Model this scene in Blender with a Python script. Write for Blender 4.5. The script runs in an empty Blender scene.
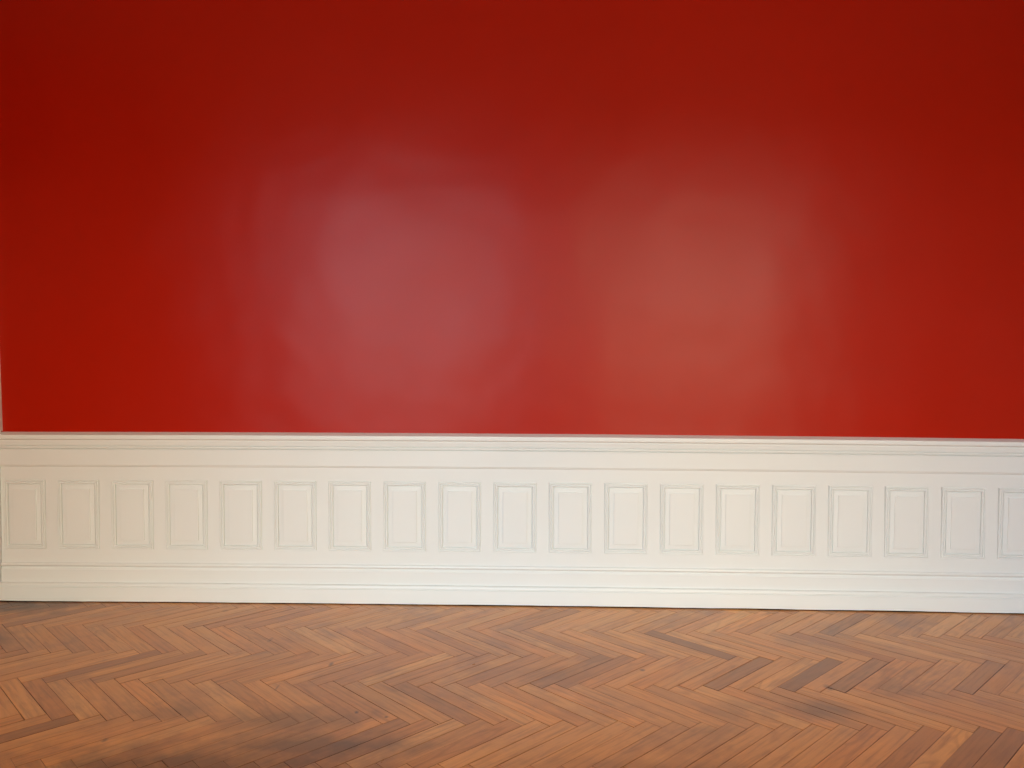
import bpy, bmesh, math, random
from mathutils import Matrix, Vector, noise
random.seed(11)
sc = bpy.context.scene
COL = sc.collection

# ------------------------------------------------------------------ measures (metres)
CAM_F, YAW, PITCH, ROLL = 785.0, 0.02387, 0.03096, 0.00331
CAM_D, CAM_H = 4.584, 1.4437
SAG_K, SAG_X = 0.00107, -0.858          # the old floor and wall line are slightly crowned
X_LEFT, X_RIGHT = -3.155, 3.95          # ends of the panelled wall
Y_WALL, Y_FRONT = 0.014, -5.3           # painted wall, and the window wall opposite
CEIL = 4.0
PANEL_X0, PANEL_PITCH, PANEL_W = -3.1395, 0.32472, 0.2550
PANEL_Z0, PANEL_Z1 = 0.309, 0.726
N_PANELS = 21

def sag(x):
    return -SAG_K * (x - SAG_X) ** 2

# ------------------------------------------------------------------ object helpers
def link(name, bm, mat, parent=None, smooth=False, warp=True, dx=0.0):
    me = bpy.data.meshes.new(name)
    if warp:
        for v in bm.verts:
            v.co.z += sag(v.co.x + dx)
    bmesh.ops.recalc_face_normals(bm, faces=bm.faces)
    bm.to_mesh(me); bm.free()
    if smooth:
        for p in me.polygons: p.use_smooth = True
    o = bpy.data.objects.new(name, me)
    COL.objects.link(o)
    if mat: me.materials.append(mat)
    if parent: o.parent = parent
    return o

def struct(o):
    o['kind'] = 'structure'
    return o

def stations(x0, x1, step=0.25):
    n = max(1, int(math.ceil((x1 - x0) / step)))
    return [x0 + (x1 - x0) * i / n for i in range(n + 1)]

def extrude_profile(bm, prof, x0, x1, closed=True, step=0.2, wob=0.0, seed=0.0):
    """prof: list of (y, z) run along x"""
    rings = []
    for x in stations(x0, x1, step):
        w = wob * noise.noise(Vector((x * 1.3, seed, 0.0)))
        rings.append([bm.verts.new((x, y, z + w)) for y, z in prof])
    n = len(prof)
    for a, b in zip(rings, rings[1:]):
        for i in range(n if closed else n - 1):
            j = (i + 1) % n
            bm.faces.new((a[i], a[j], b[j], b[i]))
    if closed:
        bm.faces.new(rings[0]); bm.faces.new(list(reversed(rings[-1])))

def box(bm, x0, x1, y0, y1, z0, z1, nx=1):
    xs = [x0 + (x1 - x0) * i / nx for i in range(nx + 1)]
    prof = [(y0, z0), (y1, z0), (y1, z1), (y0, z1)]
    rings = [[bm.verts.new((x, y, z)) for y, z in prof] for x in xs]
    for a, b in zip(rings, rings[1:]):
        for i in range(4):
            j = (i + 1) % 4
            bm.faces.new((a[i], a[j], b[j], b[i]))
    bm.faces.new(rings[0]); bm.faces.new(list(reversed(rings[-1])))

# ------------------------------------------------------------------ materials
def new_mat(name):
    m = bpy.data.materials.new(name); m.use_nodes = True
    nt = m.node_tree; nt.nodes.clear()
    out = nt.nodes.new('ShaderNodeOutputMaterial')
    b = nt.nodes.new('ShaderNodeBsdfPrincipled')
    nt.links.new(b.outputs[0], out.inputs[0])
    return m, nt, b

def N(nt, t, **kw):
    n = nt.nodes.new(t)
    for k, v in kw.items():
        if k.startswith('i_'):
            key = k[2:]
            key = int(key) if key.isdigit() else key
            n.inputs[key].default_value = v
        else: setattr(n, k, v)
    return n

def ramp(nt, stops):
    r = nt.nodes.new('ShaderNodeValToRGB')
    e = r.color_ramp.elements
    while len(e) < len(stops): e.new(0.5)
    for i, (p, c) in enumerate(stops):
        e[i].position = p; e[i].color = (*c, 1) if len(c) == 3 else c
    return r

def mix(nt, fac, a, b, blend='MIX'):
    m = nt.nodes.new('ShaderNodeMix'); m.data_type = 'RGBA'; m.blend_type = blend
    for sock, val in ((0, fac), (6, a), (7, b)):
        if isinstance(val, (int, float)): m.inputs[sock].default_value = val
        elif isinstance(val, tuple): m.inputs[sock].default_value = (*val, 1)
        else: nt.links.new(val, m.inputs[sock])
    return m.outputs[2]

def paint(name, col, rough, spec=0.5, stipple=0.0, wave=0.0, wave_scale=1.5, mottle=0.05, dirt=None, rvar=0.0):
    m, nt, b = new_mat(name)
    tc = N(nt, 'ShaderNodeTexCoord')
    n1 = N(nt, 'ShaderNodeTexNoise', i_Scale=1.6, i_Detail=2.0, i_Roughness=0.5)
    nt.links.new(tc.outputs['Object'], n1.inputs['Vector'])
    c1 = tuple(max(0, c * (1 - mottle)) for c in col); c2 = tuple(min(1, c * (1 + mottle)) for c in col)
    r = ramp(nt, [(0.3, c1), (0.7, c2)])
    nt.links.new(n1.outputs['Fac'], r.inputs['Fac'])
    nt.links.new(r.outputs['Color'], b.inputs['Base Color'])
    b.inputs['Roughness'].default_value = rough
    if rvar:
        rr = N(nt, 'ShaderNodeMapRange', i_1=0.3, i_2=0.7, i_3=rough - rvar, i_4=rough + rvar)
        n4 = N(nt, 'ShaderNodeTexNoise', i_Scale=1.1, i_Detail=2.0)
        nt.links.new(tc.outputs['Object'], n4.inputs['Vector'])
        nt.links.new(n4.outputs['Fac'], rr.inputs[0]); nt.links.new(rr.outputs[0], b.inputs['Roughness'])
    b.inputs['Specular IOR Level'].default_value = spec
    prev = None
    if wave:
        n2 = N(nt, 'ShaderNodeTexNoise', i_Scale=wave_scale, i_Detail=2.0)
        nt.links.new(tc.outputs['Object'], n2.inputs['Vector'])
        bp = N(nt, 'ShaderNodeBump', i_Strength=1.0, i_Distance=wave)
        nt.links.new(n2.outputs['Fac'], bp.inputs['Height']); prev = bp
    if stipple:
        n3 = N(nt, 'ShaderNodeTexNoise', i_Scale=240.0, i_Detail=2.0)
        nt.links.new(tc.outputs['Object'], n3.inputs['Vector'])
        bp = N(nt, 'ShaderNodeBump', i_Strength=0.5, i_Distance=stipple)
        nt.links.new(n3.outputs['Fac'], bp.inputs['Height'])
        if prev: nt.links.new(prev.outputs[0], bp.inputs['Normal'])
        prev = bp
    if prev: nt.links.new(prev.outputs[0], b.inputs['Normal'])
    return m

M_RED = paint('red_satin_paint', (0.41, 0.0095, 0.0), 0.31, 0.25, stipple=0.0004, wave=0.013, wave_scale=1.5, mottle=0.02, rvar=0.022)
M_CREAM = paint('cream_satin_paint', (0.785, 0.808, 0.80), 0.36, 0.45, stipple=0.0002, mottle=0.012)
M_CREAM_WALL = paint('warm_cream_wall_paint', (0.66, 0.50, 0.33), 0.6, 0.3, mottle=0.02)
M_CEIL = paint('white_ceiling_paint', (0.78, 0.74, 0.68), 0.8, 0.2, mottle=0.02)
M_FRAME = paint('white_window_paint', (0.75, 0.73, 0.68), 0.4, 0.4, mottle=0.02)

def dark_mat():
    m, nt, b = new_mat('dark_underfloor')
    n = N(nt, 'ShaderNodeTexNoise', i_Scale=30.0)
    r = ramp(nt, [(0.3, (0.02, 0.012, 0.008)), (0.7, (0.05, 0.03, 0.018))])
    nt.links.new(n.outputs['Fac'], r.inputs['Fac']); nt.links.new(r.outputs['Color'], b.inputs['Base Color'])
    b.inputs['Roughness'].default_value = 0.9
    return m
M_DARK = dark_mat()

# knots, burns and wear marks, plus front-left shade painted into the parquet: (x, y, radius_x, radius_y, strength)
MARKS_AND_SHADE = [(-0.941, -0.93, .012, .03, .75), (-0.706, -1.429, .010, .016, .9), (-0.579, -1.47, .010, .012, .85),
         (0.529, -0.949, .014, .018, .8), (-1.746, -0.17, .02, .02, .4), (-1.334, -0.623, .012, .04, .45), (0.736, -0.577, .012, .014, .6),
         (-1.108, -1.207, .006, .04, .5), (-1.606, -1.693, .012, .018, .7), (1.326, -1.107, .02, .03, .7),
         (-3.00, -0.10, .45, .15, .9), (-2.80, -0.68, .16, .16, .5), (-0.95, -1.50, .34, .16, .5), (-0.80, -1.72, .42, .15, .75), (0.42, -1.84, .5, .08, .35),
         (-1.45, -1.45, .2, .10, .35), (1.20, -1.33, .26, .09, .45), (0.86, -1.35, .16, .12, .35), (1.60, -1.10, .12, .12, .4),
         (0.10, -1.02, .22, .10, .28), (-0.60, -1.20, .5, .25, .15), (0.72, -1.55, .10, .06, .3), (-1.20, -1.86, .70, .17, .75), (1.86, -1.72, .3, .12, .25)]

def wood_mat():
    m, nt, b = new_mat('oiled_oak_parquet')
    uv = N(nt, 'ShaderNodeUVMap', uv_map='plank')
    at = N(nt, 'ShaderNodeAttribute', attribute_name='tone')
    sep = N(nt, 'ShaderNodeSeparateColor')
    nt.links.new(at.outputs['Color'], sep.inputs[0])
    # base tone of the plank
    r = ramp(nt, [(0.0, (0.20, 0.070, 0.022)), (0.25, (0.43, 0.170, 0.046)), (0.5, (0.57, 0.238, 0.062)),
                  (0.75, (0.66, 0.292, 0.080)), (1.0, (0.74, 0.36, 0.11))])
    nt.links.new(sep.outputs[0], r.inputs['Fac'])
    hue = ramp(nt, [(0.0, (1.03, 0.94, 0.84)), (0.5, (1, 1, 1)), (1.0, (0.97, 1.0, 1.08))])
    nt.links.new(sep.outputs[1], hue.inputs['Fac'])
    col = mix(nt, 1.0, r.outputs['Color'], hue.outputs['Color'], 'MULTIPLY')
    # long grain
    mp = N(nt, 'ShaderNodeMapping'); mp.inputs['Scale'].default_value = (2.2, 34.0, 1.0)
    nt.links.new(uv.outputs[0], mp.inputs[0])
    g = N(nt, 'ShaderNodeTexNoise', i_Scale=1.6, i_Detail=7.0, i_Roughness=0.62, i_Distortion=0.5)
    nt.links.new(mp.outputs[0], g.inputs['Vector'])
    gr = ramp(nt, [(0.30, (0.66, 0.60, 0.54)), (0.5, (1.0, 1.0, 1.0)), (0.72, (1.14, 1.14, 1.14))])
    nt.links.new(g.outputs['Fac'], gr.inputs['Fac'])
    col = mix(nt, 0.85, col, gr.outputs['Color'], 'MULTIPLY')
    # cathedral figure on some planks
    mp2 = N(nt, 'ShaderNodeMapping'); mp2.inputs['Scale'].default_value = (1.6, 9.0, 1.0)
    nt.links.new(uv.outputs[0], mp2.inputs[0])
    wv = N(nt, 'ShaderNodeTexNoise', i_Scale=1.3, i_Detail=1.0)
    nt.links.new(mp2.outputs[0], wv.inputs['Vector'])
    mm = N(nt, 'ShaderNodeMath', operation='MULTIPLY', i_1=34.0)
    nt.links.new(wv.outputs['Fac'], mm.inputs[0])
    sn = N(nt, 'ShaderNodeMath', operation='SINE'); nt.links.new(mm.outputs[0], sn.inputs[0])
    fr = ramp(nt, [(0.0, (0.80, 0.76, 0.70)), (0.35, (1, 1, 1))])
    mr = N(nt, 'ShaderNodeMapRange', i_1=-1.0, i_2=1.0); nt.links.new(sn.outputs[0], mr.inputs[0])
    nt.links.new(mr.outputs[0], fr.inputs['Fac'])
    col = mix(nt, sep.outputs[2], col, fr.outputs['Color'], 'MULTIPLY')
    # broad wear
    ge = N(nt, 'ShaderNodeNewGeometry')
    w1 = N(nt, 'ShaderNodeTexNoise', i_Scale=2.3, i_Detail=6.0, i_Roughness=0.66)
    nt.links.new(ge.outputs['Position'], w1.inputs['Vector'])
    wr = ramp(nt, [(0.34, (0.70, 0.63, 0.56)), (0.50, (1, 1, 1)), (0.68, (1.10, 1.10, 1.10))])
    nt.links.new(w1.outputs['Fac'], wr.inputs['Fac'])
    col = mix(nt, 0.8, col, wr.outputs['Color'], 'MULTIPLY')
    # individual marks and the painted shade patches
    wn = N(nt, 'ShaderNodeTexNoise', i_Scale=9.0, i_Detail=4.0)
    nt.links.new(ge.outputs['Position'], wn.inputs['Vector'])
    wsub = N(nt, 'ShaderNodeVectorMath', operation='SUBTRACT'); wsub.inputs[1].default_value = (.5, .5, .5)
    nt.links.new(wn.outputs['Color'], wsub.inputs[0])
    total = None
    for x, y, rx, ry, s in MARKS_AND_SHADE:
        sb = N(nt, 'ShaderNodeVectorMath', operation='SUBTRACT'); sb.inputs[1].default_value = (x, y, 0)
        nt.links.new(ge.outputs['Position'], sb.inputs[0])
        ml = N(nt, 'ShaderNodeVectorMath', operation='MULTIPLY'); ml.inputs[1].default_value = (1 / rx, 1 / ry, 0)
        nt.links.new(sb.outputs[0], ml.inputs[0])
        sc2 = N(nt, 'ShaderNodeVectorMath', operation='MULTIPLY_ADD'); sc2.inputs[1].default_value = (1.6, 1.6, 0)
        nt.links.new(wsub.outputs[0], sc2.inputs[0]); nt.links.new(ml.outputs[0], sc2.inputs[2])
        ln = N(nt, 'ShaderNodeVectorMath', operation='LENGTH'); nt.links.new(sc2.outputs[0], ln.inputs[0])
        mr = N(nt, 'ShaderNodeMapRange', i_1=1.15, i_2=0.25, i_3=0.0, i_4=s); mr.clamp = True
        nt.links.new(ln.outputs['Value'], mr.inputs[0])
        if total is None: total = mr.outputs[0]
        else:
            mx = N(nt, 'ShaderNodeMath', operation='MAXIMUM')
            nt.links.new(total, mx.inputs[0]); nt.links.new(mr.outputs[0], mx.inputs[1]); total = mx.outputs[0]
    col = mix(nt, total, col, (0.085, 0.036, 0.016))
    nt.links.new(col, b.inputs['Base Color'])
    rr = N(nt, 'ShaderNodeMapRange', i_1=0.3, i_2=0.7, i_3=0.27, i_4=0.40)
    nt.links.new(w1.outputs['Fac'], rr.inputs[0]); nt.links.new(rr.outputs[0], b.inputs['Roughness'])
    b.inputs['Specular IOR Level'].default_value = 0.68
    bp = N(nt, 'ShaderNodeBump', i_Strength=0.25, i_Distance=0.0006)
    nt.links.new(g.outputs['Fac'], bp.inputs['Height']); nt.links.new(bp.outputs[0], b.inputs['Normal'])
    return m
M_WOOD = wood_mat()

# ------------------------------------------------------------------ floor: herringbone parquet
PH = 0.00513
E1 = Vector((math.cos(PH), math.sin(PH), 0)); N1 = Vector((-math.sin(PH), math.cos(PH), 0))
AU = (E1 + N1) / math.sqrt(2); AW = (E1 - N1) / math.sqrt(2)
PW, PL, U0, V0 = 0.078, 0.503, 0.020, 0.594
FX0, FX1, FY0, FY1 = -4.2, X_RIGHT + 0.01, Y_FRONT, -0.026
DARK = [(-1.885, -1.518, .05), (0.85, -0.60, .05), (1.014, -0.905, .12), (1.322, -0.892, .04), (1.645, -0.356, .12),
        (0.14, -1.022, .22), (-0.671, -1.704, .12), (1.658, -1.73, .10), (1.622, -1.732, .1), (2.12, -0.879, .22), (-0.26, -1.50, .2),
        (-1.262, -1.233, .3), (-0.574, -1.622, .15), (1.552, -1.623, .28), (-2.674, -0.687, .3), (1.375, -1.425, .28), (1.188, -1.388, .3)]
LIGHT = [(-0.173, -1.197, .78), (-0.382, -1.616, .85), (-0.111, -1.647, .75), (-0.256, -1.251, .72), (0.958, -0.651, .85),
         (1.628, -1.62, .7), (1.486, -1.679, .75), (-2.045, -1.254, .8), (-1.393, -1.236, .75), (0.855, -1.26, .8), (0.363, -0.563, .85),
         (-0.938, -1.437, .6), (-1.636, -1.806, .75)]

def build_floor():
    bm = bmesh.new()
    uvl = bm.loops.layers.uv.new('plank')
    cl = bm.loops.layers.float_color.new('tone')
    def corner(u, w): return AU * u + AW * w
    count = 0
    def plank(u0, u1, w0, w1, along_u):
        nonlocal count
        P = [corner(u0, w0), corner(u1, w0), corner(u1, w1), corner(u0, w1)]
        if max(p.x for p in P) < FX0 or min(p.x for p in P) > FX1 or max(p.y for p in P) < FY0 or min(p.y for p in P) > FY1: return
        cx = sum((p for p in P), Vector()) / 4
        tone = min(1, max(0, random.gauss(0.52, 0.12)))
        hue = random.random(); fig = random.random() ** 2 * 0.9
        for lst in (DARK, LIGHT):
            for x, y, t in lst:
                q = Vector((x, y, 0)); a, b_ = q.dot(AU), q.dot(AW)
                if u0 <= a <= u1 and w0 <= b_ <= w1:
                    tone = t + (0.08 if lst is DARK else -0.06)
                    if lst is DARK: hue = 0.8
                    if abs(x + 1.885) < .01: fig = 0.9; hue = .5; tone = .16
        g = random.choice((0.0002, 0.0003, 0.0004, 0.0005, 0.0006, 0.0009, 0.0016))
        iu0, iu1, iw0, iw1 = u0 + g, u1 - g, w0 + g, w1 - g
        ch = 0.0012
        dz = random.uniform(-0.0003, 0.0003); tx = random.uniform(-0.004, 0.004); ty = random.uniform(-0.006, 0.006)
        ou, ow = random.uniform(0, 40), random.uniform(0, 40)
        def vert(u, w, z, top):
            p = corner(u, w)
            zz = z
            if top: zz += dz + (u - (u0 + u1) / 2) * (tx if not along_u else tx * .3) + (w - (w0 + w1) / 2) * (ty if along_u else ty * .3)
            v = bm.verts.new((p.x, p.y, zz)); return v, u, w
        low = [vert(a, b_, -0.006, False) for a, b_ in ((iu0, iw0), (iu1, iw0), (iu1, iw1), (iu0, iw1))]
        rim = [vert(a, b_, -0.0006, True) for a, b_ in ((iu0, iw0), (iu1, iw0), (iu1, iw1), (iu0, iw1))]
        top = [vert(a, b_, 0.0, True) for a, b_ in ((iu0 + ch, iw0 + ch), (iu1 - ch, iw0 + ch), (iu1 - ch, iw1 - ch), (iu0 + ch, iw1 - ch))]
        faces = [top] + [[rim[i], rim[(i + 1) % 4], top[(i + 1) % 4], top[i]] for i in range(4)] + \
                [[low[i], low[(i + 1) % 4], rim[(i + 1) % 4], rim[i]] for i in range(4)]
        for f in faces:
            fc = bm.faces.new([q[0] for q in f])
            for lp, q in zip(fc.loops, f):
                a, b_ = (q[1] - u0, q[2] - w0) if along_u else (q[2] - w0, q[1] - u0)
                lp[uvl].uv = (a + ou, b_ + ow)
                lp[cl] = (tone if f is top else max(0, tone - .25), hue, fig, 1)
        count += 1
    for n in range(-14, 16):
        for k in range(-150, 150):
            u = U0 + k * PW + n * PL; w = V0 + k * PW - n * PL
            plank(u, u + PL, w, w + PW, True)
            plank(u - PW, u, w, w + PL, False)
    for co, no in (((FX0, 0, 0), (-1, 0, 0)), ((FX1, 0, 0), (1, 0, 0)), ((0, FY0, 0), (0, -1, 0)), ((0, FY1, 0), (0, 1, 0))):
        bmesh.ops.bisect_plane(bm, geom=bm.verts[:] + bm.edges[:] + bm.faces[:], plane_co=co, plane_no=no, clear_outer=True)
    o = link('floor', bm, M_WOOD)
    return struct(o)
floor = build_floor()
bm = bmesh.new()
box(bm, FX0 - 0.2, FX1 + 0.15, FY0 - 0.15, 0.12, -0.12, -0.0035, nx=30)
sub = link('subfloor', bm, M_DARK, parent=floor)

# ------------------------------------------------------------------ red wall (behind the wainscot, full height)
def wall_grid(name, mat, x0, x1, y0, y1, z0, z1, amp=0.0):
    bm = bmesh.new()
    nx, nz = int((x1 - x0) / 0.12), int((z1 - z0) / 0.12)
    front = [[bm.verts.new((x0 + (x1 - x0) * i / nx,
                            y0 + amp * noise.noise(Vector((i * 0.09, j * 0.10, 3.3))),
                            z0 + (z1 - z0) * j / nz)) for j in range(nz + 1)] for i in range(nx + 1)]
    back = [[bm.verts.new((x0 + (x1 - x0) * i / nx, y1, z)) for z in (z0, z1)] for i in range(nx + 1)]
    for i in range(nx):
        for j in range(nz):
            bm.faces.new((front[i][j], front[i + 1][j], front[i + 1][j + 1], front[i][j + 1]))
        bm.faces.new((back[i][0], back[i][1], back[i + 1][1], back[i + 1][0]))
        bm.faces.new((front[i][0], back[i][0], back[i + 1][0], front[i + 1][0]))
        bm.faces.new((front[i][nz], front[i + 1][nz], back[i + 1][1], back[i][1]))
    bm.faces.new(front[0] + [back[0][1], back[0][0]])
    bm.faces.new(list(reversed(front[nx])) + [back[nx][0], back[nx][1]])
    o = link(name, bm, mat)
    for p in o.data.polygons: p.use_smooth = abs(p.normal.y) > 0.9
    return struct(o)
wall_grid('wall_back', M_RED, -4.2, X_RIGHT + 0.15, Y_WALL, 0.16, -0.05, CEIL + 0.03, amp=0.0)

# ------------------------------------------------------------------ wainscot
wains = bpy.data.objects.new('wainscot', None); COL.objects.link(wains)
wains.location = (0, 0, 0); wains.empty_display_size = 0.2
wains['label'] = 'cream painted wainscoting with a row of raised rectangular panels below the red wall'
wains['category'] = 'wainscoting'
XA = X_LEFT
rail = [(Y_WALL, 1.0095), (-0.026, 0.9985), (-0.034, 0.997), (-0.0375, 0.993), (-0.038, 0.989), (-0.038, 0.975), (-0.0365, 0.9715),
        (-0.030, 0.9685), (-0.0265, 0.9655), (-0.0255, 0.961), (-0.0265, 0.9585), (-0.0245, 0.948), (-0.0235, 0.939), (-0.0225, 0.9335),
        (-0.0110, 0.9320), (-0.0110, 0.929), (-0.0195, 0.927), (-0.0195, 0.9185), (-0.0185, 0.916), (0.000, 0.9145), (0.000, 0.9105), (-0.0095, 0.909), (-0.0105, 0.907), (-0.0105, 0.902), (Y_WALL, 0.902)]
bm = bmesh.new(); extrude_profile(bm, rail, XA, X_RIGHT, wob=0.0008, seed=1.0)
link('dado_rail', bm, M_CREAM, wains)
frieze = [(Y_WALL, 0.902), (-0.0105, 0.902), (-0.0105, 0.8165), (-0.0095, 0.8135), (-0.005, 0.8115), (-0.004, 0.8075), (-0.0015, 0.8045), (0.0, 0.802), (Y_WALL, 0.802)]
bm = bmesh.new(); extrude_profile(bm, frieze, XA, X_RIGHT, wob=0.0006, seed=2.0)
link('frieze_board', bm, M_CREAM, wains)
# frame of rails and stiles with openings for the panels
ZB, ZT = 0.231, 0.802
bm = bmesh.new()
def stile_face(x0, x1, z0, z1, sub=1):
    xs = [x0 + (x1 - x0) * i / sub for i in range(sub + 1)]
    for a, b in zip(xs, xs[1:]):
        vs = [bm.verts.new(p) for p in ((a, 0, z0), (b, 0, z0), (b, 0, z1), (a, 0, z1))]
        bm.faces.new(vs)
edges = []
for i in range(N_PANELS):
    px = PANEL_X0 + i * PANEL_PITCH
    edges.append((px, px + PANEL_W))
xs = [XA] + [v for e in edges for v in e] + [X_RIGHT]
grid_z = [ZB, PANEL_Z0, PANEL_Z1, ZT]
vg = [[bm.verts.new((x, 0, z)) for z in grid_z] for x in xs]
vb = [[bm.verts.new((x, Y_WALL, z)) for z in grid_z] for x in xs]
for i in range(len(xs) - 1):
    for j in range(3):
        hole = (j == 1 and i % 2 == 1)
        if not hole:
            bm.faces.new((vg[i][j], vg[i + 1][j], vg[i + 1][j + 1], vg[i][j + 1]))
            bm.faces.new((vb[i][j], vb[i][j + 1], vb[i + 1][j + 1], vb[i + 1][j]))
        else:
            ring = [(i, j), (i + 1, j), (i + 1, j + 1), (i, j + 1)]
            for a, b in zip(ring, ring[1:] + ring[:1]):
                bm.faces.new((vg[a[0]][a[1]], vb[a[0]][a[1]], vb[b[0]][b[1]], vg[b[0]][b[1]]))
for i in range(len(xs) - 1):
    bm.faces.new((vg[i][0], vb[i][0], vb[i + 1][0], vg[i + 1][0])); bm.faces.new((vg[i][3], vg[i + 1][3], vb[i + 1][3], vb[i][3]))
for j in range(3):
    bm.faces.new((vg[0][j], vg[0][j + 1], vb[0][j + 1], vb[0][j])); n = len(xs) - 1
    bm.faces.new((vg[n][j], vb[n][j], vb[n][j + 1], vg[n][j + 1]))
link('panel_frame', bm, M_CREAM, wains)
base = [(Y_WALL, 0.231), (-0.001, 0.231), (-0.008, 0.2275), (-0.0115, 0.2255), (-0.0140, 0.2175), (-0.0110, 0.2125), (-0.0010, 0.2060), (-0.0005, 0.2005),
        (-0.0050, 0.1985), (-0.0055, 0.193), (-0.0085, 0.190), (-0.0085, 0.116), (Y_WALL, 0.116)]
bm = bmesh.new(); extrude_profile(bm, base, XA, X_RIGHT, wob=0.0006, seed=3.0)
link('base_moulding', bm, M_CREAM, wains)

# one raised panel: an inner moulding running round, and the raised field
MOULD = [(0, 0), (.0004, .0032), (.0028, .0032), (.0034, -.0010), (.0050, -.0036), (.0080, -.0044), (.0110, -.0034), (.0128, -.0006), (.0132, .0028), (.0158, .0028), (.0164, -.0020), (.0190, -.0038), (.0225, -.0036),
         (.0255, -.0014), (.0270, .0020), (.0275, .0085)]
FIELD = [(.0275, .0085), (.0312, .0085), (.0318, .0024), (.0335, .0018), (.0562, .0006), (.0565, -.0050), (.0585, -.0060)]
def ring_mesh(prof, cap):
    bm = bmesh.new(); w, h = PANEL_W, PANEL_Z1 - PANEL_Z0
    rings = []
    for s, y in prof:
        rings.append([bm.verts.new(p) for p in ((s, y, s), (w - s, y, s), (w - s, y, h - s), (s, y, h - s))])
    for a, b in zip(rings, rings[1:]):
        for i in range(4):
            j = (i + 1) % 4
            bm.faces.new((a[i], a[j], b[j], b[i]))
    if cap: bm.faces.new(rings[-1])
    # thickness: back of the piece
    y = 0.0135
    back = [bm.verts.new((v.co.x, y, v.co.z)) for v in rings[0]]
    for i in range(4):
        j = (i + 1) % 4
        bm.faces.new((rings[0][j], rings[0][i], back[i], back[j]))
    if cap: bm.faces.new(list(reversed(back)))
    else:
        inn = [bm.verts.new((v.co.x, y, v.co.z)) for v in rings[-1]]
        for i in range(4):
            j = (i + 1) % 4
            bm.faces.new((rings[-1][i], rings[-1][j], inn[j], inn[i])); bm.faces.new((back[i], back[j], inn[j], inn[i]))
    return bm
p_field = link('panel', ring_mesh(FIELD, True), M_CREAM, wains, warp=False)
p_mould = link('panel_moulding', ring_mesh(MOULD, False), M_CREAM, p_field, warp=False)
for i in range(N_PANELS):
    if i == 0: a, b = p_field, p_mould
    else:
        a = p_field.copy(); b = p_mould.copy(); COL.objects.link(a); COL.objects.link(b)
        a.parent = wains; b.parent = a
    x = PANEL_X0 + i * PANEL_PITCH
    xc = x + PANEL_W / 2
    slope = -2 * SAG_K * (xc - SAG_X)
    a.location = (x, 0, PANEL_Z0 + sag(xc) - slope * PANEL_W / 2)
    a.rotation_euler = (random.uniform(-.002, .002), -slope, 0)

# ------------------------------------------------------------------ baseboard
bb = [(Y_WALL, 0.116), (-0.0085, 0.116), (-0.0085, 0.1145), (-0.0225, 0.1125), (-0.0265, 0.1085), (-0.0300, 0.0985), (-0.0300, 0.0965), (-0.028, 0.0945), (-0.0205, 0.0925), (-0.0205, 0.0885), (-0.0265, 0.087),
      (-0.030, 0.030), (-0.030, 0.0062), (Y_WALL, 0.0062)]
bm = bmesh.new()
rings = []
for x in stations(-3.34, X_RIGHT, 0.05):
    w = 0.0022 * noise.noise(Vector((x * 2.1, 7.7, 0))) + 0.0012 * noise.noise(Vector((x * 13, 1.7, 0)))
    rings.append([bm.verts.new((x, y, z + (w if z < 0.02 else 0))) for y, z in bb])
for a, b in zip(rings, rings[1:]):
    for i in range(len(bb)):
        j = (i + 1) % len(bb); bm.faces.new((a[i], a[j], b[j], b[i]))
bm.faces.new(rings[0]); bm.faces.new(list(reversed(rings[-1])))
struct(link('baseboard_back', bm, M_CREAM))

# ------------------------------------------------------------------ casing at the left end of the wall (slightly out of plumb)
bm = bmesh.new()
sec = []
for z, xr in ((0.118, -3.160), (0.30, -3.158), (0.98, -3.1565), (1.015, -3.1560), (1.0151, -3.1480), (1.05, -3.1484), (1.38, -3.1550), (2.2, -3.174), (CEIL, -3.205)):
    sec.append([bm.verts.new(p) for p in ((-3.36, Y_WALL, z), (-3.36, -0.022, z), (xr - 0.006, -0.022, z), (xr, -0.016, z), (xr, Y_WALL, z))])
for a, b in zip(sec, sec[1:]):
    for i in range(5):
        j = (i + 1) % 5; bm.faces.new((a[i], a[j], b[j], b[i]))
bm.faces.new(sec[0]); bm.faces.new(list(reversed(sec[-1])))
struct(link('trim_1', bm, M_CREAM))

# ------------------------------------------------------------------ the rest of the room
bm = bmesh.new(); box(bm, -4.35, -4.2, Y_FRONT, 0.16, -0.05, CEIL + 0.03)
struct(link('wall_left', bm, M_RED))
bm = bmesh.new(); box(bm, X_RIGHT, X_RIGHT + 0.15, Y_FRONT, Y_WALL, -0.05, CEIL + 0.03)
struct(link('wall_right', bm, M_CREAM_WALL))
bm = bmesh.new(); box(bm, -4.35, X_RIGHT + 0.15, Y_FRONT - 0.35, 0.16, CEIL, CEIL + 0.15, nx=30)
struct(link('ceiling', bm, M_CEIL))
WINDOWS = [(-2.95, -0.35), (0.75, 3.3)]
WZ0, WZ1 = 0.25, 3.45
bm = bmesh.new()
cuts = [-4.35] + [v for w in WINDOWS for v in w] + [X_RIGHT + 0.15]
for i in range(len(cuts) - 1):
    if i % 2 == 0: box(bm, cuts[i], cuts[i + 1], Y_FRONT - 0.35, Y_FRONT, -0.05, CEIL + 0.03)
    else:
        box(bm, cuts[i], cuts[i + 1], Y_FRONT - 0.35, Y_FRONT, -0.05, WZ0)
        box(bm, cuts[i], cuts[i + 1], Y_FRONT - 0.35, Y_FRONT, WZ1, CEIL + 0.03)
struct(link('wall_front', bm, M_CREAM_WALL))

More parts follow.
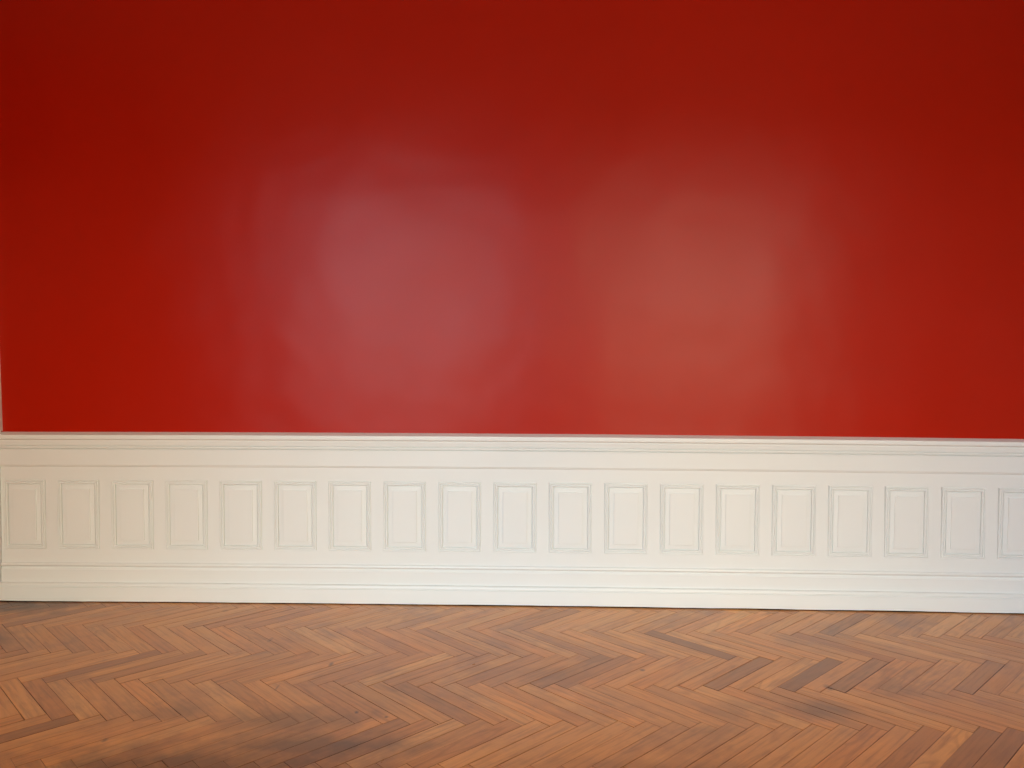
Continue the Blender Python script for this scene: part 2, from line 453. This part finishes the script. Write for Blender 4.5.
mg = bpy.data.materials.new('window_glass'); mg.use_nodes = True
nt = mg.node_tree; nt.nodes.clear()
o_ = nt.nodes.new('ShaderNodeOutputMaterial'); t_ = nt.nodes.new('ShaderNodeBsdfTransparent'); g_ = nt.nodes.new('ShaderNodeBsdfGlossy')
g_.inputs['Roughness'].default_value = 0.02; mx_ = nt.nodes.new('ShaderNodeMixShader'); fz = nt.nodes.new('ShaderNodeFresnel')
t_.inputs[0].default_value = (0.96, 0.98, 0.97, 1)
nt.links.new(fz.outputs[0], mx_.inputs[0]); nt.links.new(t_.outputs[0], mx_.inputs[1]); nt.links.new(g_.outputs[0], mx_.inputs[2]); nt.links.new(mx_.outputs[0], o_.inputs[0])
for i, (a, b) in enumerate(WINDOWS):
    bm = bmesh.new(); y0, y1 = Y_FRONT - 0.20, Y_FRONT - 0.14
    dz = sag((a + b) / 2)
    z0, z1 = WZ0 + dz + .004, WZ1 + dz - .004; m = 0.07
    box(bm, a, a + m, y0, y1, z0, z1); box(bm, b - m, b, y0, y1, z0, z1)
    box(bm, a + m, b - m, y0, y1, z0, z0 + m); box(bm, a + m, b - m, y0, y1, z1 - m, z1)
    c = (a + b) / 2
    box(bm, c - .035, c + .035, y0, y1, z0 + m, z1 - m)
    box(bm, a + m, c - .035, y0 + .01, y1 - .01, 2.85, 2.90); box(bm, c + .035, b - m, y0 + .01, y1 - .01, 2.85, 2.90)
    w = struct(link('window_%d' % (i + 1), bm, M_FRAME, warp=False))
    bm = bmesh.new()
    box(bm, a + m, c - .035, y0 + .028, y0 + .032, z0 + m, z1 - m); box(bm, c + .035, b - m, y0 + .028, y0 + .032, z0 + m, z1 - m)
    link('pane', bm, mg, parent=w, warp=False)
    # daylight enters here: a sky portal in the opening
    ld = bpy.data.lights.new('window_daylight', 'AREA'); ld.shape = 'RECTANGLE'; ld.size = b - a - .01; ld.size_y = WZ1 - WZ0 - .01
    ld.cycles.is_portal = True
    lo = bpy.data.objects.new('window_daylight', ld); COL.objects.link(lo)
    lo.location = (c, Y_FRONT - 0.30, (WZ0 + WZ1) / 2 + dz); lo.rotation_euler = (math.radians(90), 0, 0)

# ------------------------------------------------------------------ overcast daylight
wd = bpy.data.worlds.new('World'); sc.world = wd; wd.use_nodes = True
nt = wd.node_tree; nt.nodes.clear()
wo = nt.nodes.new('ShaderNodeOutputWorld'); bg = nt.nodes.new('ShaderNodeBackground')
tc = nt.nodes.new('ShaderNodeTexCoord'); sx = nt.nodes.new('ShaderNodeSeparateXYZ')
nt.links.new(tc.outputs['Generated'], sx.inputs[0])
mr = N(nt, 'ShaderNodeMapRange', i_1=-1.0, i_2=1.0); nt.links.new(sx.outputs['Z'], mr.inputs[0])
# pale blue sky to the left, a sunlit ochre facade side to the right
ma = N(nt, 'ShaderNodeMapRange', i_1=-0.8, i_2=0.8); nt.links.new(sx.outputs['X'], ma.inputs[0])
ra = ramp(nt, [(0.0, (1.2, 1.0, 0.72)), (0.15, (1.15, 1.02, 0.85)), (0.25, (0.82, 1.03, 1.25)), (0.41, (0.82, 1.03, 1.25)), (0.48, (1.02, 1.03, 0.98)),
               (0.56, (1.10, 1.0, 0.80)), (0.72, (1.12, 1.0, 0.76)), (1.0, (1.2, 1.0, 0.70))])
nt.links.new(ma.outputs[0], ra.inputs['Fac'])
rp = ramp(nt, [(0.0, (0.25, 0.20, 0.15)), (0.49, (0.42, 0.34, 0.27)), (0.525, (0.5, 0.43, 0.36)), (0.56, (0.85, 0.86, 0.9)), (0.64, (1.0, 1.0, 1.0)), (1.0, (0.8, 0.9, 1.0))])
nt.links.new(mr.outputs[0], rp.inputs['Fac']); nt.links.new(mix(nt, 1.0, rp.outputs['Color'], ra.outputs['Color'], 'MULTIPLY'), bg.inputs['Color'])
bg.inputs['Strength'].default_value = 10.0
nt.links.new(bg.outputs[0], wo.inputs[0])

# ------------------------------------------------------------------ camera
cd = bpy.data.cameras.new('camera'); cam = bpy.data.objects.new('camera', cd); COL.objects.link(cam)
cd.sensor_fit = 'HORIZONTAL'; cd.sensor_width = 36.0; cd.lens = CAM_F * 36.0 / 1024.0
c, s = math.cos(YAW), math.sin(YAW)
right = Vector((c, s, 0)); fwd0 = Vector((-s, c, 0)); Z = Vector((0, 0, 1))
c, s = math.cos(PITCH), math.sin(PITCH)
fwd = fwd0 * c - Z * s; up = fwd0 * s + Z * c
c, s = math.cos(ROLL), math.sin(ROLL)
r2 = right * c + up * s; u2 = up * c - right * s
M = Matrix((r2, u2, -fwd)).transposed().to_4x4()
M.translation = Vector((0, -CAM_D, CAM_H))
cam.matrix_world = M
sc.camera = cam

sc.cycles.use_denoising = True
sc.cycles.max_bounces = 12; sc.cycles.diffuse_bounces = 8
sc.view_settings.view_transform = 'Standard'; sc.view_settings.look = 'None'
sc.view_settings.gamma = 1.0; sc.view_settings.use_curve_mapping = False
sc.view_settings.exposure = 0.07
